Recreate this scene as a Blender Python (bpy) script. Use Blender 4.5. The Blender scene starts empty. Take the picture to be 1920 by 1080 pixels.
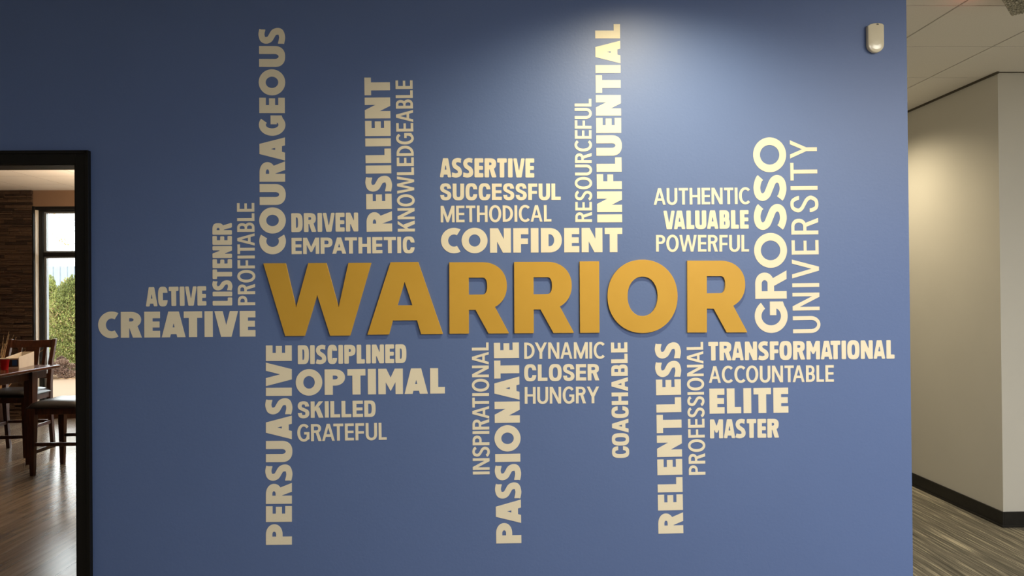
import bpy, bmesh, math, random
from mathutils import Vector, Matrix, geometry
random.seed(7)
C = bpy.context.scene.collection
PI = math.pi

# ------------------------------------------------------------------ camera
F_PX = 1330.0                     # focal length in pixels of a 1920 wide frame
CAM_Z = 1.60
D = 2.95                          # distance to the blue wall
CEIL = 3.05
VPX, VPY = 925.0, 548.0           # where the wall's normal meets the picture
ROLL = 0.0085
fwd_l = Vector((VPX - 960, 540 - VPY, -F_PX)).normalized()     # world +Y in camera axes
a = Vector((-ROLL, 1, 0))
a = (a - fwd_l * a.dot(fwd_l)).normalized()                    # world +Z in camera axes
r = fwd_l.cross(a)                                             # world +X in camera axes
R_wc = Matrix((r, fwd_l, a)).transposed()                      # camera <- world
R_cw = R_wc.transposed()                                       # world <- camera
cam_d = bpy.data.cameras.new('camera')
cam_d.sensor_width = 36.0
cam_d.lens = F_PX / 1920 * 36.0
cam_d.clip_start = 0.05
cam_d.clip_end = 300
cam = bpy.data.objects.new('camera', cam_d)
C.objects.link(cam)
cam.matrix_world = Matrix.Translation((0, 0, CAM_Z)) @ R_cw.to_4x4()
bpy.context.scene.camera = cam

def ray(px, py):
    return R_cw @ Vector((px - 960, 540 - py, -F_PX))
def on_y(px, py, y):
    d = ray(px, py); t = y / d.y
    return Vector((d.x * t, y, CAM_Z + d.z * t))

# ------------------------------------------------------------------ world, sun, lamps, exposure
sc = bpy.context.scene
sc.view_settings.view_transform = 'Standard'
sc.view_settings.look = 'None'
sc.view_settings.gamma = 1.0
sc.view_settings.use_curve_mapping = False
sc.view_settings.exposure = 0.0
w = bpy.data.worlds.new('overcast_sky'); sc.world = w; w.use_nodes = True
bg = w.node_tree.nodes['Background']
bg.inputs[0].default_value = (0.93, 0.97, 1.0, 1)
bg.inputs[1].default_value = 7.0

def lamp(name, kind, loc, target, power, color, **kw):
    l = bpy.data.lights.new(name, kind); l.energy = power; l.color = color
    for k, v in kw.items(): setattr(l, k, v)
    o = bpy.data.objects.new(name, l); C.objects.link(o)
    o.location = loc
    o.rotation_euler = (Vector(target) - Vector(loc)).to_track_quat('-Z', 'Y').to_euler()
    return o
WARM = (1.0, 0.80, 0.55)
COOL = (0.86, 0.93, 1.0)
lamp('sun', 'SUN', (0, 0, 20), (-4, 10, 9), 0.4, (1.0, 0.88, 0.70), angle=0.05)
# recessed can in front of the blue wall
lamp('downlight_wall', 'SPOT', (0.66, 2.28, 3.03), (0.66, 2.28, 0), 148, (1.0, 0.84, 0.52), spot_size=math.radians(146), spot_blend=0.75, shadow_soft_size=0.06)
lamp('downlight_hall', 'SPOT', (2.72, 5.62, 3.03), (2.72, 5.62, 0), 98, (1.0, 0.83, 0.54), spot_size=math.radians(152), spot_blend=0.85, shadow_soft_size=0.07)
# unseen area lights, added as fill for the room round the camera
lamp('room_fill', 'AREA', (2.3, -0.8, 3.03), (2.3, -0.8, 0), 142, (1.0, 0.97, 0.97), shape='RECTANGLE', size=1.2, size_y=0.6)
lamp('room_fill_right', 'AREA', (3.2, 0.4, 3.03), (3.2, 0.4, 0), 118, (1.0, 0.98, 0.86), shape='RECTANGLE', size=1.2, size_y=0.6)
# unseen area light added to brighten the dining ceiling, hidden beside the doorway
lamp('dining_ceiling_fill', 'AREA', (-3.1, 7.9, 2.05), (-3.1, 7.9, 3.0), 175, (1.0, 0.76, 0.52), shape='RECTANGLE', size=1.2, size_y=1.6)
# red glow of an exit sign on the ceiling tiles
lamp('exit_glow', 'POINT', (2.38, 3.44, 2.99), (2.4, 3.4, 3.05), 0.09, (1.0, 0.12, 0.06), shadow_soft_size=0.03)

# ------------------------------------------------------------------ materials
MATS = {}
def srgb(r, g, b):
    f = lambda c: (c / 12.92) if c <= 0.04045 else ((c + 0.055) / 1.055) ** 2.4
    return (f(r / 255), f(g / 255), f(b / 255), 1)
class NT:
    def __init__(s, name, rough=0.5, spec=0.4, metal=0.0):
        s.m = bpy.data.materials.new(name); s.m.use_nodes = True
        s.t = s.m.node_tree; s.b = s.t.nodes['Principled BSDF']
        s.b.inputs['Roughness'].default_value = rough
        s.b.inputs['Specular IOR Level'].default_value = spec
        s.b.inputs['Metallic'].default_value = metal
        MATS[name] = s.m
    def n(s, typ, **kw):
        x = s.t.nodes.new(typ)
        for k, v in kw.items():
            if isinstance(k, str) and hasattr(x, k): setattr(x, k, v)
        return x
    def l(s, a, b): s.t.links.new(a, b)
    def coords(s, scale=(1, 1, 1), kind='Object', rot=(0, 0, 0)):
        tc = s.n('ShaderNodeTexCoord'); mp = s.n('ShaderNodeMapping')
        mp.inputs['Scale'].default_value = scale; mp.inputs['Rotation'].default_value = rot
        s.l(tc.outputs[kind], mp.inputs['Vector']); return mp.outputs['Vector']
    def noise(s, vec, scale, detail=3, rough=0.55):
        x = s.n('ShaderNodeTexNoise'); x.inputs['Scale'].default_value = scale
        x.inputs['Detail'].default_value = detail; x.inputs['Roughness'].default_value = rough
        s.l(vec, x.inputs['Vector']); return x.outputs['Fac']
    def ramp(s, fac, stops):
        x = s.n('ShaderNodeValToRGB'); e = x.color_ramp.elements
        while len(e) < len(stops): e.new(0.5)
        for i, (p, c) in enumerate(stops): e[i].position = p; e[i].color = c
        s.l(fac, x.inputs['Fac']); return x.outputs['Color']
    def bump(s, h, strength, dist=0.01):
        x = s.n('ShaderNodeBump'); x.inputs['Strength'].default_value = strength
        x.inputs['Distance'].default_value = dist
        s.l(h, x.inputs['Height']); s.l(x.outputs['Normal'], s.b.inputs['Normal'])
    def base(s, c):
        if isinstance(c, tuple): s.b.inputs['Base Color'].default_value = c
        else: s.l(c, s.b.inputs['Base Color'])

def paint(name, col, rough=0.55, spec=0.3, bscale=260, bstr=0.12):
    t = NT(name, rough, spec)
    v = t.coords()
    f = t.noise(v, 3.0, 3)
    k = 0.97
    t.base(t.ramp(f, [(0.3, (col[0]*k, col[1]*k, col[2]*k, 1)), (0.7, col)]))
    t.bump(t.noise(v, bscale, 2), bstr, 0.002)
    return t.m
M_blue = paint('blue_wall_paint', srgb(88, 111, 164), 0.47, 0.55, 110, 0.16)
M_grey = paint('light_grey_wall_paint', srgb(215, 213, 207))
M_beige = paint('beige_wall_paint', srgb(148, 120, 97))
M_daylit_reveal = paint('daylit_reveal_tone', srgb(225, 218, 205))  # paler than the tan wall: daylight on the window return put into the colour
M_vinyl = paint('cream_vinyl', srgb(232, 224, 204), 0.6, 0.25, 150, 0.10)
t = NT('gold_letter_face', 0.38, 0.45)
v = t.coords()
t.base(t.ramp(t.noise(v, 5, 3), [(0.3, srgb(194, 152, 56)), (0.7, srgb(200, 158, 62))]))
t.bump(t.noise(v, 400, 2), 0.05, 0.001)
M_gold = t.m
t = NT('black_painted_wood', 0.5, 0.25)
v = t.coords((1, 1, 0.06))
f = t.noise(v, 40, 4)
t.base(t.ramp(f, [(0.3, srgb(8, 7, 7)), (0.8, srgb(18, 16, 15))])); t.bump(f, 0.25, 0.002)
M_trim = t.m
t = NT('black_vinyl_base', 0.45, 0.4)
t.base(t.ramp(t.noise(t.coords(), 30, 3), [(0.3, srgb(28, 27, 26)), (0.8, srgb(40, 39, 37))]))
M_base = t.m
t = NT('cream_plastic', 0.18, 0.5)
t.base(t.ramp(t.noise(t.coords(), 8, 2), [(0.3, srgb(226, 216, 192)), (0.7, srgb(230, 221, 198))]))
M_plastic = t.m
t = NT('dark_plastic', 0.3, 0.5); t.base(t.ramp(t.noise(t.coords(), 20, 2), [(0.3, srgb(40, 36, 32)), (0.7, srgb(52, 46, 40))])); M_darkp = t.m

# ceiling tile
t = NT('mineral_ceiling_tile', 0.9, 0.1)
v = t.coords()
f = t.noise(v, 180, 4, 0.7)
t.base(t.ramp(f, [(0.30, srgb(216, 213, 208)), (0.42, srgb(234, 231, 226)), (0.8, srgb(239, 236, 231))]))
t.bump(f, 0.35, 0.003)
M_tile = t.m
t = NT('ceiling_grid', 0.7, 0.2); t.base(t.ramp(t.noise(t.coords(), 5, 2), [(0.3, srgb(120, 112, 100)), (0.7, srgb(128, 120, 106))])); M_gridm = t.m

# carpet
t = NT('striped_carpet', 0.95, 0.05)
v1 = t.coords((1, 0.045, 1)); v2 = t.coords()
s1 = t.noise(t.coords((1, 0.02, 1)), 95, 4, 0.7); s2 = t.noise(t.coords((1, 0.10, 1)), 14, 3); f = t.noise(v2, 300, 3, 0.8)
mx = t.n('ShaderNodeMath'); mx.operation = 'MULTIPLY_ADD'; t.l(s2, mx.inputs[0]); mx.inputs[1].default_value = 0.35; t.l(s1, mx.inputs[2])
mx2 = t.n('ShaderNodeMath'); mx2.operation = 'MULTIPLY_ADD'; t.l(f, mx2.inputs[0]); mx2.inputs[1].default_value = 0.5; t.l(mx.outputs[0], mx2.inputs[2])
dv = t.n('ShaderNodeMath'); dv.operation = 'MULTIPLY'; t.l(mx2.outputs[0], dv.inputs[0]); dv.inputs[1].default_value = 0.8
t.base(t.ramp(dv.outputs[0], [(0.544, srgb(76, 72, 64)), (0.72, srgb(128, 122, 108)), (0.80, srgb(154, 146, 128)), (0.87, srgb(222, 210, 180))]))
t.bump(f, 0.8, 0.006)
M_carpet = t.m

# vinyl planks, running in depth
t = NT('grey_wood_plank', 0.22, 0.5)
v = t.coords((1, 1, 1), rot=(0, 0, PI / 2))
b = t.n('ShaderNodeTexBrick'); t.l(v, b.inputs['Vector'])
b.inputs['Scale'].default_value = 1.0; b.inputs['Brick Width'].default_value = 1.22; b.inputs['Row Height'].default_value = 0.18
b.inputs['Mortar Size'].default_value = 0.0018; b.inputs['Mortar Smooth'].default_value = 0.1; b.inputs['Bias'].default_value = 0.0
b.offset = 0.37; b.offset_frequency = 2
b.inputs['Color1'].default_value = srgb(128, 116, 102); b.inputs['Color2'].default_value = srgb(106, 95, 84); b.inputs['Mortar'].default_value = srgb(52, 46, 40)
g = t.noise(t.coords((1, 0.06, 1)), 26, 6, 0.65)
gr = t.ramp(g, [(0.32, (0.55, 0.52, 0.50, 1)), (0.62, (1.1, 1.08, 1.05, 1))])
mm = t.n('ShaderNodeMix'); mm.data_type = 'RGBA'; mm.blend_type = 'MULTIPLY'; mm.inputs['Factor'].default_value = 1.0
t.l(b.outputs['Color'], mm.inputs['A']); t.l(gr, mm.inputs['B']); t.base(mm.outputs['Result'])
t.bump(g, 0.12, 0.003)
M_plank = t.m

# stacked stone with per-stone colour
t = NT('stacked_stone', 0.85, 0.15)
at = t.n('ShaderNodeAttribute'); at.attribute_name = 'tone'
f = t.noise(t.coords((1, 1, 3)), 24, 5, 0.7)
mx = t.n('ShaderNodeMath'); mx.operation = 'MULTIPLY_ADD'; t.l(f, mx.inputs[0]); mx.inputs[1].default_value = 0.5; t.l(at.outputs['Fac'], mx.inputs[2])
t.base(t.ramp(mx.outputs[0], [(0.15, srgb(52, 44, 40)), (0.5, srgb(88, 71, 60)), (0.8, srgb(106, 86, 70)), (1.0, srgb(122, 108, 96))]))
t.bump(f, 0.9, 0.02)
M_stone = t.m

def wood(name, c0, c1, rough=0.35):
    t = NT(name, rough, 0.45)
    f = t.noise(t.coords((1, 1, 0.12)), 55, 5, 0.6)
    t.base(t.ramp(f, [(0.3, c0), (0.75, c1)])); t.bump(f, 0.1, 0.002)
    return t.m
M_wood = wood('dark_walnut', srgb(44, 24, 16), srgb(82, 46, 28))
t = NT('tabletop_walnut', 0.22, 0.5)
f = t.noise(t.coords((1, 0.1, 1)), 45, 5); t.base(t.ramp(f, [(0.3, srgb(52, 30, 20)), (0.75, srgb(92, 56, 36))])); M_top = t.m
t = NT('black_leatherette', 0.32, 0.5)
f = t.noise(t.coords(), 160, 3); t.base(t.ramp(f, [(0.3, srgb(20, 19, 20)), (0.8, srgb(32, 31, 33))])); t.bump(f, 0.2, 0.002); M_leather = t.m
def plain(name, c, rough=0.5, spec=0.4, metal=0.0, var=0.08):
    t = NT(name, rough, spec, metal)
    t.base(t.ramp(t.noise(t.coords(), 14, 3), [(0.3, tuple(x * (1 - var) for x in c[:3]) + (1,)), (0.7, c)]))
    return t.m
M_frame = plain('black_window_frame', srgb(22, 24, 26), 0.35)
M_alu = plain('grey_aluminium', srgb(150, 156, 158), 0.4, 0.5, 0.4)
M_red = plain('red_plastic', srgb(170, 16, 26), 0.3)
M_card = plain('cream_card', srgb(214, 204, 186), 0.7)
M_print = plain('dark_print', srgb(56, 48, 42), 0.5)
M_bluep = plain('blue_print', srgb(30, 84, 132), 0.5)
M_reed = plain('dry_reed', srgb(190, 148, 98), 0.8)
M_pot = plain('brown_ceramic', srgb(58, 40, 30), 0.85, 0.2)
M_asphalt = plain('tan_pavement', srgb(110, 88, 66), 0.9)
M_bark = plain('grey_bark', srgb(110, 92, 76), 0.9)
M_farwall = plain('pale_metal_siding', srgb(134, 144, 152), 0.6)
M_farband = plain('pink_brick_band', srgb(136, 116, 112), 0.8)
t = NT('gravel', 0.95, 0.1)
vo = t.n('ShaderNodeTexVoronoi'); vo.inputs['Scale'].default_value = 9; t.l(t.coords(), vo.inputs['Vector'])
t.base(t.ramp(vo.outputs['Distance'], [(0.0, srgb(176, 156, 128)), (0.35, srgb(140, 112, 84)), (0.7, srgb(84, 60, 44))])); t.bump(vo.outputs['Distance'], 1.0, 0.05)
M_gravel = t.m
def leaf(name, cs):
    t = NT(name, 0.7, 0.2)
    at = t.n('ShaderNodeAttribute'); at.attribute_name = 'tone'
    t.base(t.ramp(at.outputs['Fac'], [(i / (len(cs) - 1), c) for i, c in enumerate(cs)]))
    return t.m
M_leaf = leaf('evergreen_leaf', [srgb(78, 82, 46), srgb(108, 114, 60), srgb(136, 138, 76), srgb(136, 108, 80)])
M_redleaf = leaf('russet_leaf', [srgb(74, 56, 48), srgb(104, 80, 68), srgb(124, 102, 86)])
M_tanleaf = leaf('tan_leaf', [srgb(214, 160, 110), srgb(232, 190, 146)])
t = NT('window_glass', 0.0, 0.5)
gl = t.n('ShaderNodeBsdfGlass'); gl.inputs['IOR'].default_value = 1.02; gl.inputs['Roughness'].default_value = 0.0; gl.inputs['Color'].default_value = (0.97, 0.99, 0.98, 1)
t.l(gl.outputs[0], t.t.nodes['Material Output'].inputs['Surface'])
M_glass = t.m
t = NT('prismatic_lens', 0.12, 0.6, 0.0)
ck = t.n('ShaderNodeTexVoronoi'); ck.inputs['Scale'].default_value = 85; t.l(t.coords(), ck.inputs['Vector'])
t.base(t.ramp(ck.outputs['Distance'], [(0.1, srgb(245, 242, 228)), (0.4, srgb(178, 174, 156)), (0.9, srgb(84, 82, 70))])); t.bump(ck.outputs['Distance'], 1.0, 0.01)  # pale cells paint the lens highlights into the colour
M_prism = t.m
M_fix = plain('white_fixture', srgb(200, 192, 176), 0.4)

# ------------------------------------------------------------------ mesh helpers
def add_box(bm, x0, y0, z0, x1, y1, z1):
    vs = [bm.verts.new(p) for p in ((x0,y0,z0),(x1,y0,z0),(x1,y1,z0),(x0,y1,z0),(x0,y0,z1),(x1,y0,z1),(x1,y1,z1),(x0,y1,z1))]
    fs = [(0,3,2,1),(4,5,6,7),(0,1,5,4),(1,2,6,5),(2,3,7,6),(3,0,4,7)]
    return [bm.faces.new([vs[i] for i in f]) for f in fs]
def add_frustum(bm, c0, s0, c1, s1):
    (x, y, z), (a, b) = c0, s0; (X, Y, Z), (A, B) = c1, s1
    vs = [bm.verts.new(p) for p in ((x-a,y-b,z),(x+a,y-b,z),(x+a,y+b,z),(x-a,y+b,z),(X-A,Y-B,Z),(X+A,Y-B,Z),(X+A,Y+B,Z),(X-A,Y+B,Z))]
    for f in [(0,3,2,1),(4,5,6,7),(0,1,5,4),(1,2,6,5),(2,3,7,6),(3,0,4,7)]: bm.faces.new([vs[i] for i in f])
def add_sweep(bm, secs):
    """stack of rectangles (x0,x1,y0,y1,z) from bottom to top, one skin"""
    rows = [[bm.verts.new(p) for p in ((x0,y0,z),(x1,y0,z),(x1,y1,z),(x0,y1,z))] for (x0,x1,y0,y1,z) in secs]
    bm.faces.new(rows[0][::-1]); bm.faces.new(rows[-1])
    for a, b in zip(rows, rows[1:]):
        for i in range(4): bm.faces.new((a[i], a[(i+1)%4], b[(i+1)%4], b[i]))
def add_tube(bm, pts, radii, n=6):
    rows = []
    for i, p in enumerate(pts):
        p = Vector(p)
        d = (Vector(pts[min(i+1, len(pts)-1)]) - Vector(pts[max(i-1, 0)])).normalized()
        u = d.orthogonal().normalized(); vv = d.cross(u)
        rows.append([bm.verts.new(p + (u*math.cos(2*PI*k/n) + vv*math.sin(2*PI*k/n))*radii[i]) for k in range(n)])
    for a, b in zip(rows, rows[1:]):
        for k in range(n): bm.faces.new((a[k], a[(k+1)%n], b[(k+1)%n], b[k]))
    bm.faces.new(rows[0][::-1]); bm.faces.new(rows[-1])
def add_lathe(bm, prof, n=24, cx=0, cy=0):
    rows = [[bm.verts.new((cx + r*math.cos(2*PI*k/n), cy + r*math.sin(2*PI*k/n), z)) for k in range(n)] for r, z in prof]
    for a, b in zip(rows, rows[1:]):
        for k in range(n): bm.faces.new((a[k], a[(k+1)%n], b[(k+1)%n], b[k]))
    bm.faces.new(rows[0][::-1]); bm.faces.new(rows[-1])
def obj(name, bm, mat, parent=None, bevel=0.0, seg=2, smooth=False, tone=None):
    bmesh.ops.recalc_face_normals(bm, faces=bm.faces)
    me = bpy.data.meshes.new(name); bm.to_mesh(me); bm.free()
    me.materials.append(mat)
    if smooth:
        for p in me.polygons: p.use_smooth = True
    o = bpy.data.objects.new(name, me); C.objects.link(o)
    if parent: o.parent = parent
    if bevel:
        m = o.modifiers.new('bevel', 'BEVEL'); m.width = bevel; m.segments = seg; m.limit_method = 'ANGLE'
    return o
def boxobj(name, b, mat, parent=None, bevel=0.0, seg=2):
    bm = bmesh.new(); add_box(bm, *b); return obj(name, bm, mat, parent, bevel, seg)
def tag(o, label=None, cat=None, group=None, kind=None):
    if label: o['label'] = label
    if cat: o['category'] = cat
    if group: o['group'] = group
    if kind: o['kind'] = kind
    return o
def empty(name, loc=(0,0,0), rz=0.0):
    o = bpy.data.objects.new(name, None); C.objects.link(o)
    o.empty_display_size = 0.1; o.location = loc; o.rotation_euler = (0, 0, rz); return o
def struct(name, bm, mat, label, cat, bevel=0.0):
    return tag(obj(name, bm, mat, None, bevel), label, cat, None, 'structure')
def copy_tree(o, parent=None):
    c = o.copy(); C.objects.link(c)
    if parent: c.parent = parent
    for ch in list(o.children): copy_tree(ch, c)
    return c

# ------------------------------------------------------------------ the setting
DOOR_R, DOOR_L, DOOR_H = on_y(147.5, 600, D).x, -2.66, on_y(80, 309, D).z
WALL_R = on_y(1705.5, 540, D).x
TH = 0.10
bm = bmesh.new()
add_box(bm, -4.0, D, 0, DOOR_L, D + TH, CEIL)
add_box(bm, DOOR_L, D, DOOR_H, DOOR_R, D + TH, CEIL)
add_box(bm, DOOR_R, D, 0, WALL_R, D + TH, CEIL)
struct('wall_front', bm, M_blue, 'blue painted feature wall carrying the cream words and gold letters', 'wall')
bm = bmesh.new()
cw = 0.047
for (x0, x1, z0, z1) in ((DOOR_L - cw, DOOR_L, 0, DOOR_H + 0.050), (DOOR_R, DOOR_R + cw, 0, DOOR_H + 0.050), (DOOR_L, DOOR_R, DOOR_H, DOOR_H + 0.050)):
    add_box(bm, x0, D - 0.016, z0, x1, D, z1)
# thin back band round the casing and jamb lining
for (x0, x1, z0, z1) in ((DOOR_L - cw - 0.006, DOOR_L - cw + 0.008, 0, DOOR_H + 0.055), (DOOR_R + cw - 0.008, DOOR_R + cw + 0.006, 0, DOOR_H + 0.055), (DOOR_L - cw, DOOR_R + cw, DOOR_H + 0.042, DOOR_H + 0.055)):
    add_box(bm, x0, D - 0.022, z0, x1, D, z1)
add_box(bm, DOOR_L, D - 0.005, 0, DOOR_L + 0.012, D + TH + 0.005, DOOR_H)
add_box(bm, DOOR_R - 0.012, D - 0.005, 0, DOOR_R, D + TH + 0.005, DOOR_H)
add_box(bm, DOOR_L, D - 0.005, DOOR_H - 0.003, DOOR_R, D + TH + 0.005, DOOR_H)
struct('trim_1', bm, M_trim, 'black wooden casing and lining of the open doorway in the blue wall', 'door trim', 0.002)

# main floor + hall floor (carpet)
bm = bmesh.new(); add_box(bm, -4.0, -4.0, -0.1, 5.6, D + TH, 0.0); add_box(bm, WALL_R - 0.1, D + TH, -0.1, 5.6, 9.2, 0.0)
struct('floor', bm, M_carpet, 'grey brown striped carpet in the hallway', 'floor')
bm = bmesh.new(); add_box(bm, -7.3, D + 0.02, -0.1, WALL_R - 0.1, 9.5, 0.001)
struct('floor_dining', bm, M_plank, 'grey brown wood plank floor beyond the doorway', 'floor')

def tiled_ceiling(name, x0, x1, y0, y1, z, gx, gy, label, holes=(), gap=0.005, tk=0.012):
    bm = bmesh.new(); P = 0.61
    ax = gx - math.ceil((gx - x0) / P) * P
    while ax < x1:
        ay = gy - math.ceil((gy - y0) / P) * P
        while ay < y1:
            a0, a1 = max(ax + gap, x0), min(ax + P - gap, x1); b0, b1 = max(ay + gap*.9, y0), min(ay + P - gap*.9, y1)
            if a1 - a0 > 0.01 and b1 - b0 > 0.01 and not any(h(a0, a1, b0, b1) for h in holes):
                add_box(bm, a0, b0, z, a1, b1, z + tk)
            ay += P
        ax += P
    o = struct(name, bm, M_tile, label, 'ceiling', 0.002 if tk > 0.006 else 0)
    return o
GX, GY = 2.402, 3.571
skip = lambda a0, a1, b0, b1: (b0 > D + TH - 0.02 and a1 < WALL_R)
tiled_ceiling('ceiling', -4.0, 5.6, -4.0, 9.2, CEIL, GX, GY, 'dim beige tiled ceiling over the hallway at right', (skip,))
bm = bmesh.new(); add_box(bm, -4.0, -4.0, CEIL + 0.012, 5.6, D + TH, CEIL + 0.1); add_box(bm, WALL_R - 0.1, D + TH, CEIL + 0.012, 5.6, 9.2, CEIL + 0.1)
struct('ceiling_backing', bm, M_gridm, 'dark grid seen in the joints of the hallway ceiling', 'ceiling')
RC = 2.987
tiled_ceiling('ceiling_dining', -7.3, WALL_R - 0.1, D + TH, 9.5, RC, -5.325, 8.33, 'warm beige tiled ceiling beyond the doorway', (), 0.004, 0.0008)
bm = bmesh.new(); add_box(bm, -7.3, D + TH, RC + 0.0008, WALL_R - 0.1, 9.6, RC + 0.12)
struct('ceiling_dining_backing', bm, plain('dark_ceiling_grid', srgb(92, 78, 66), 0.8), 'grid seen in the joints of the ceiling beyond the doorway', 'ceiling')

# hallway walls
HX, HY = 3.40, 4.67
bm = bmesh.new(); add_box(bm, HX, HY, 0, HX + 0.12, 9.2, CEIL); add_box(bm, HX + 0.12, HY, 0, 5.6, HY + 0.12, CEIL)
struct('wall_right', bm, M_grey, 'light grey corner wall of the hallway at right', 'wall')
bm = bmesh.new(); add_box(bm, WALL_R - 0.1, D + TH, 0, WALL_R - 0.01, 9.2, CEIL)
struct('wall_hall_left', bm, M_grey, 'grey hallway wall behind the blue wall', 'wall')
bm = bmesh.new(); add_box(bm, WALL_R - 0.1, 9.2, 0, HX + 0.12, 9.3, CEIL)
struct('wall_hall_end', bm, M_grey, 'grey end wall of the hallway', 'wall')
bm = bmesh.new()
bt, bh = 0.012, 0.102
add_box(bm, HX - bt, HY - bt, 0.008, HX, 9.2, bh); add_box(bm, HX, HY - bt, 0.008, 5.6, HY, bh)
add_box(bm, HX - bt - 0.008, HY - bt - 0.008, 0.0, HX, 9.2, 0.014); add_box(bm, HX, HY - bt - 0.008, 0.0, 5.6, HY, 0.014)
struct('baseboard_right', bm, M_base, 'black vinyl base along the grey hallway wall', 'baseboard', 0.002)
bm = bmesh.new(); add_box(bm, HX - 0.014, HY - 0.014, CEIL - 0.012, HX, 9.2, CEIL); add_box(bm, HX, HY - 0.006, CEIL - 0.006, 5.6, HY, CEIL)
struct('trim_3', bm, plain('dark_wall_angle', srgb(84, 78, 68), 0.7), 'dark edge strip where the hallway ceiling meets the wall', 'trim')
# rest of the room round the camera
bm = bmesh.new(); add_box(bm, -4.1, -4.1, 0, -4.0, D, CEIL); struct('wall_left', bm, M_grey, 'grey side wall left of the camera', 'wall')
bm = bmesh.new(); add_box(bm, -4.1, -4.1, 0, 5.7, -4.0, CEIL); struct('wall_back', bm, M_grey, 'grey wall behind the camera', 'wall')
bm = bmesh.new(); add_box(bm, 5.6, -4.0, 0, 5.7, HY, CEIL); struct('wall_far_right', bm, M_grey, 'grey side wall right of the camera', 'wall')

# dining room shell
BW = 9.45
WX0, WX1 = on_y(66.5, 600, BW).x, -3.6; WZ0, WZ1 = 0.16, on_y(110, 387, BW).z
bm = bmesh.new()
add_box(bm, -7.4, BW, 0, WX0, BW + 0.2, RC + 0.1); add_box(bm, WX1, BW, 0, WALL_R - 0.1, BW + 0.2, RC + 0.1)
add_box(bm, WX0, BW, 0, WX1, BW + 0.2, WZ0); add_box(bm, WX0, BW, WZ1, WX1, BW + 0.2, RC + 0.1)
struct('wall_dining_back', bm, M_beige, 'tan wall with the tall window beyond the doorway', 'wall')
bm = bmesh.new(); add_box(bm, -7.4, D + TH, 0, -7.3, BW, RC + 0.1); struct('wall_dining_left', bm, M_beige, 'tan side wall of the room beyond the doorway', 'wall')
bm = bmesh.new(); add_box(bm, -4.1, D + TH, 0, -4.0 + 0.1, D + TH + 0.001, RC); add_box(bm, -7.3, D + 0.02, 0, -4.1, D + TH, RC + 0.1)
struct('wall_dining_front', bm, M_beige, 'tan wall beside the doorway, inside the dining room', 'wall')
bm = bmesh.new(); add_box(bm, WALL_R - 0.2, D + TH, 0, WALL_R - 0.1, 9.5, RC + 0.1); struct('wall_dining_right', bm, M_beige, 'tan far side wall of the dining room', 'wall')
# stacked stone cladding
bm = bmesh.new(); lay = bm.verts.layers.float.new('tone')
z = 0.0
while z < RC - 0.005:
    h = min(random.choice((0.022, 0.028, 0.034, 0.042)), RC - z)
    x = -7.3
    while x < WX0 - 0.021:
        L = random.uniform(0.08, 0.32)
        x1 = min(x + L, WX0 - 0.02)
        if WX0 - 0.02 - x1 < 0.06: x1 = WX0 - 0.02
        n0 = len(bm.verts)
        add_box(bm, x + 0.002, BW - random.uniform(0.02, 0.045), z + 0.0015, x1 - 0.002, BW, z + h - 0.0015)
        tn = random.random() * 0.55
        bm.verts.ensure_lookup_table()
        for i in range(n0, len(bm.verts)): bm.verts[i][lay] = tn
        x = x1
    z += h
struct('wall_stone', bm, M_stone, 'brown stacked stone cladding left of the tall window', 'wall', 0.003)
boxobj_ = boxobj('trim_2', (WX0 - 0.02, BW - 0.03, 0, WX0, BW + 0.0, WZ1), M_frame); tag(boxobj_, 'thin black edge strip between stone and window', 'trim', None, 'structure')

# window: root structure with frame, sashes and panes
win = tag(empty('window_1', ((WX0 + WX1) / 2, BW + 0.1, WZ0)), 'tall black framed window beyond the doorway', 'window', None, 'structure')
def wbox(name, b, mat, bevel=0.002):
    o = boxobj(name, b, mat, None, bevel); o.parent = win; o.matrix_parent_inverse = Matrix.Translation(win.location).inverted(); return o
def multi(name, boxes, mat, bevel=0.002):
    bm = bmesh.new()
    for b in boxes: add_box(bm, *b)
    o = obj(name, bm, mat, None, bevel); o.parent = win; o.matrix_parent_inverse = Matrix.Translation(win.location).inverted(); return o
FY0, FY1 = BW + 0.065, BW + 0.15
fw = 0.062; TZ = on_y(110, 477, BW + 0.07).z; mid = (WX0 + WX1) / 2
multi('window_reveal', [(WX0 + 0.001, BW + 0.001, WZ0, WX0 + 0.006, FY0, WZ1 - 0.045), (WX1 - 0.006, BW + 0.001, WZ0, WX1 - 0.001, FY0, WZ1 - 0.045)], M_daylit_reveal, 0)
multi('window_frame', [(WX0, FY0, WZ0, WX0 + fw, FY1, WZ1), (WX1 - fw, FY0, WZ0, WX1, FY1, WZ1), (mid - 0.035, FY0, WZ0, mid + 0.035, FY1, WZ1),
    (WX0 + fw, FY0, WZ0, WX1 - fw, FY1, WZ0 + 0.06), (WX0 + fw, FY0, WZ1 - 0.06, WX1 - fw, FY1, WZ1), (WX0 + fw, FY0, TZ - 0.028, WX1 - fw, FY1, TZ + 0.028),
    (WX0, BW + 0.001, WZ1 - 0.045, WX1, FY0, WZ1)], M_frame)
sash = []; panes = []
for (x0, x1) in ((WX0 + fw, mid - 0.035), (mid + 0.035, WX1 - fw)):
    for (z0, z1) in ((WZ0 + 0.06, TZ - 0.028), (TZ + 0.028, WZ1 - 0.06)):
        s = 0.032
        sash.append([(x0, FY0 + 0.02, z0, x0 + s, FY1 - 0.02, z1), (x1 - s, FY0 + 0.02, z0, x1, FY1 - 0.02, z1), (x0 + s, FY0 + 0.02, z0, x1 - s, FY1 - 0.02, z0 + 0.02), (x0 + s, FY0 + 0.02, z1 - 0.02, x1 - s, FY1 - 0.02, z1)])
        panes.append((x0 + s, FY0 + 0.04, z0 + 0.02, x1 - s, FY0 + 0.046, z1 - 0.02))
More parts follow.
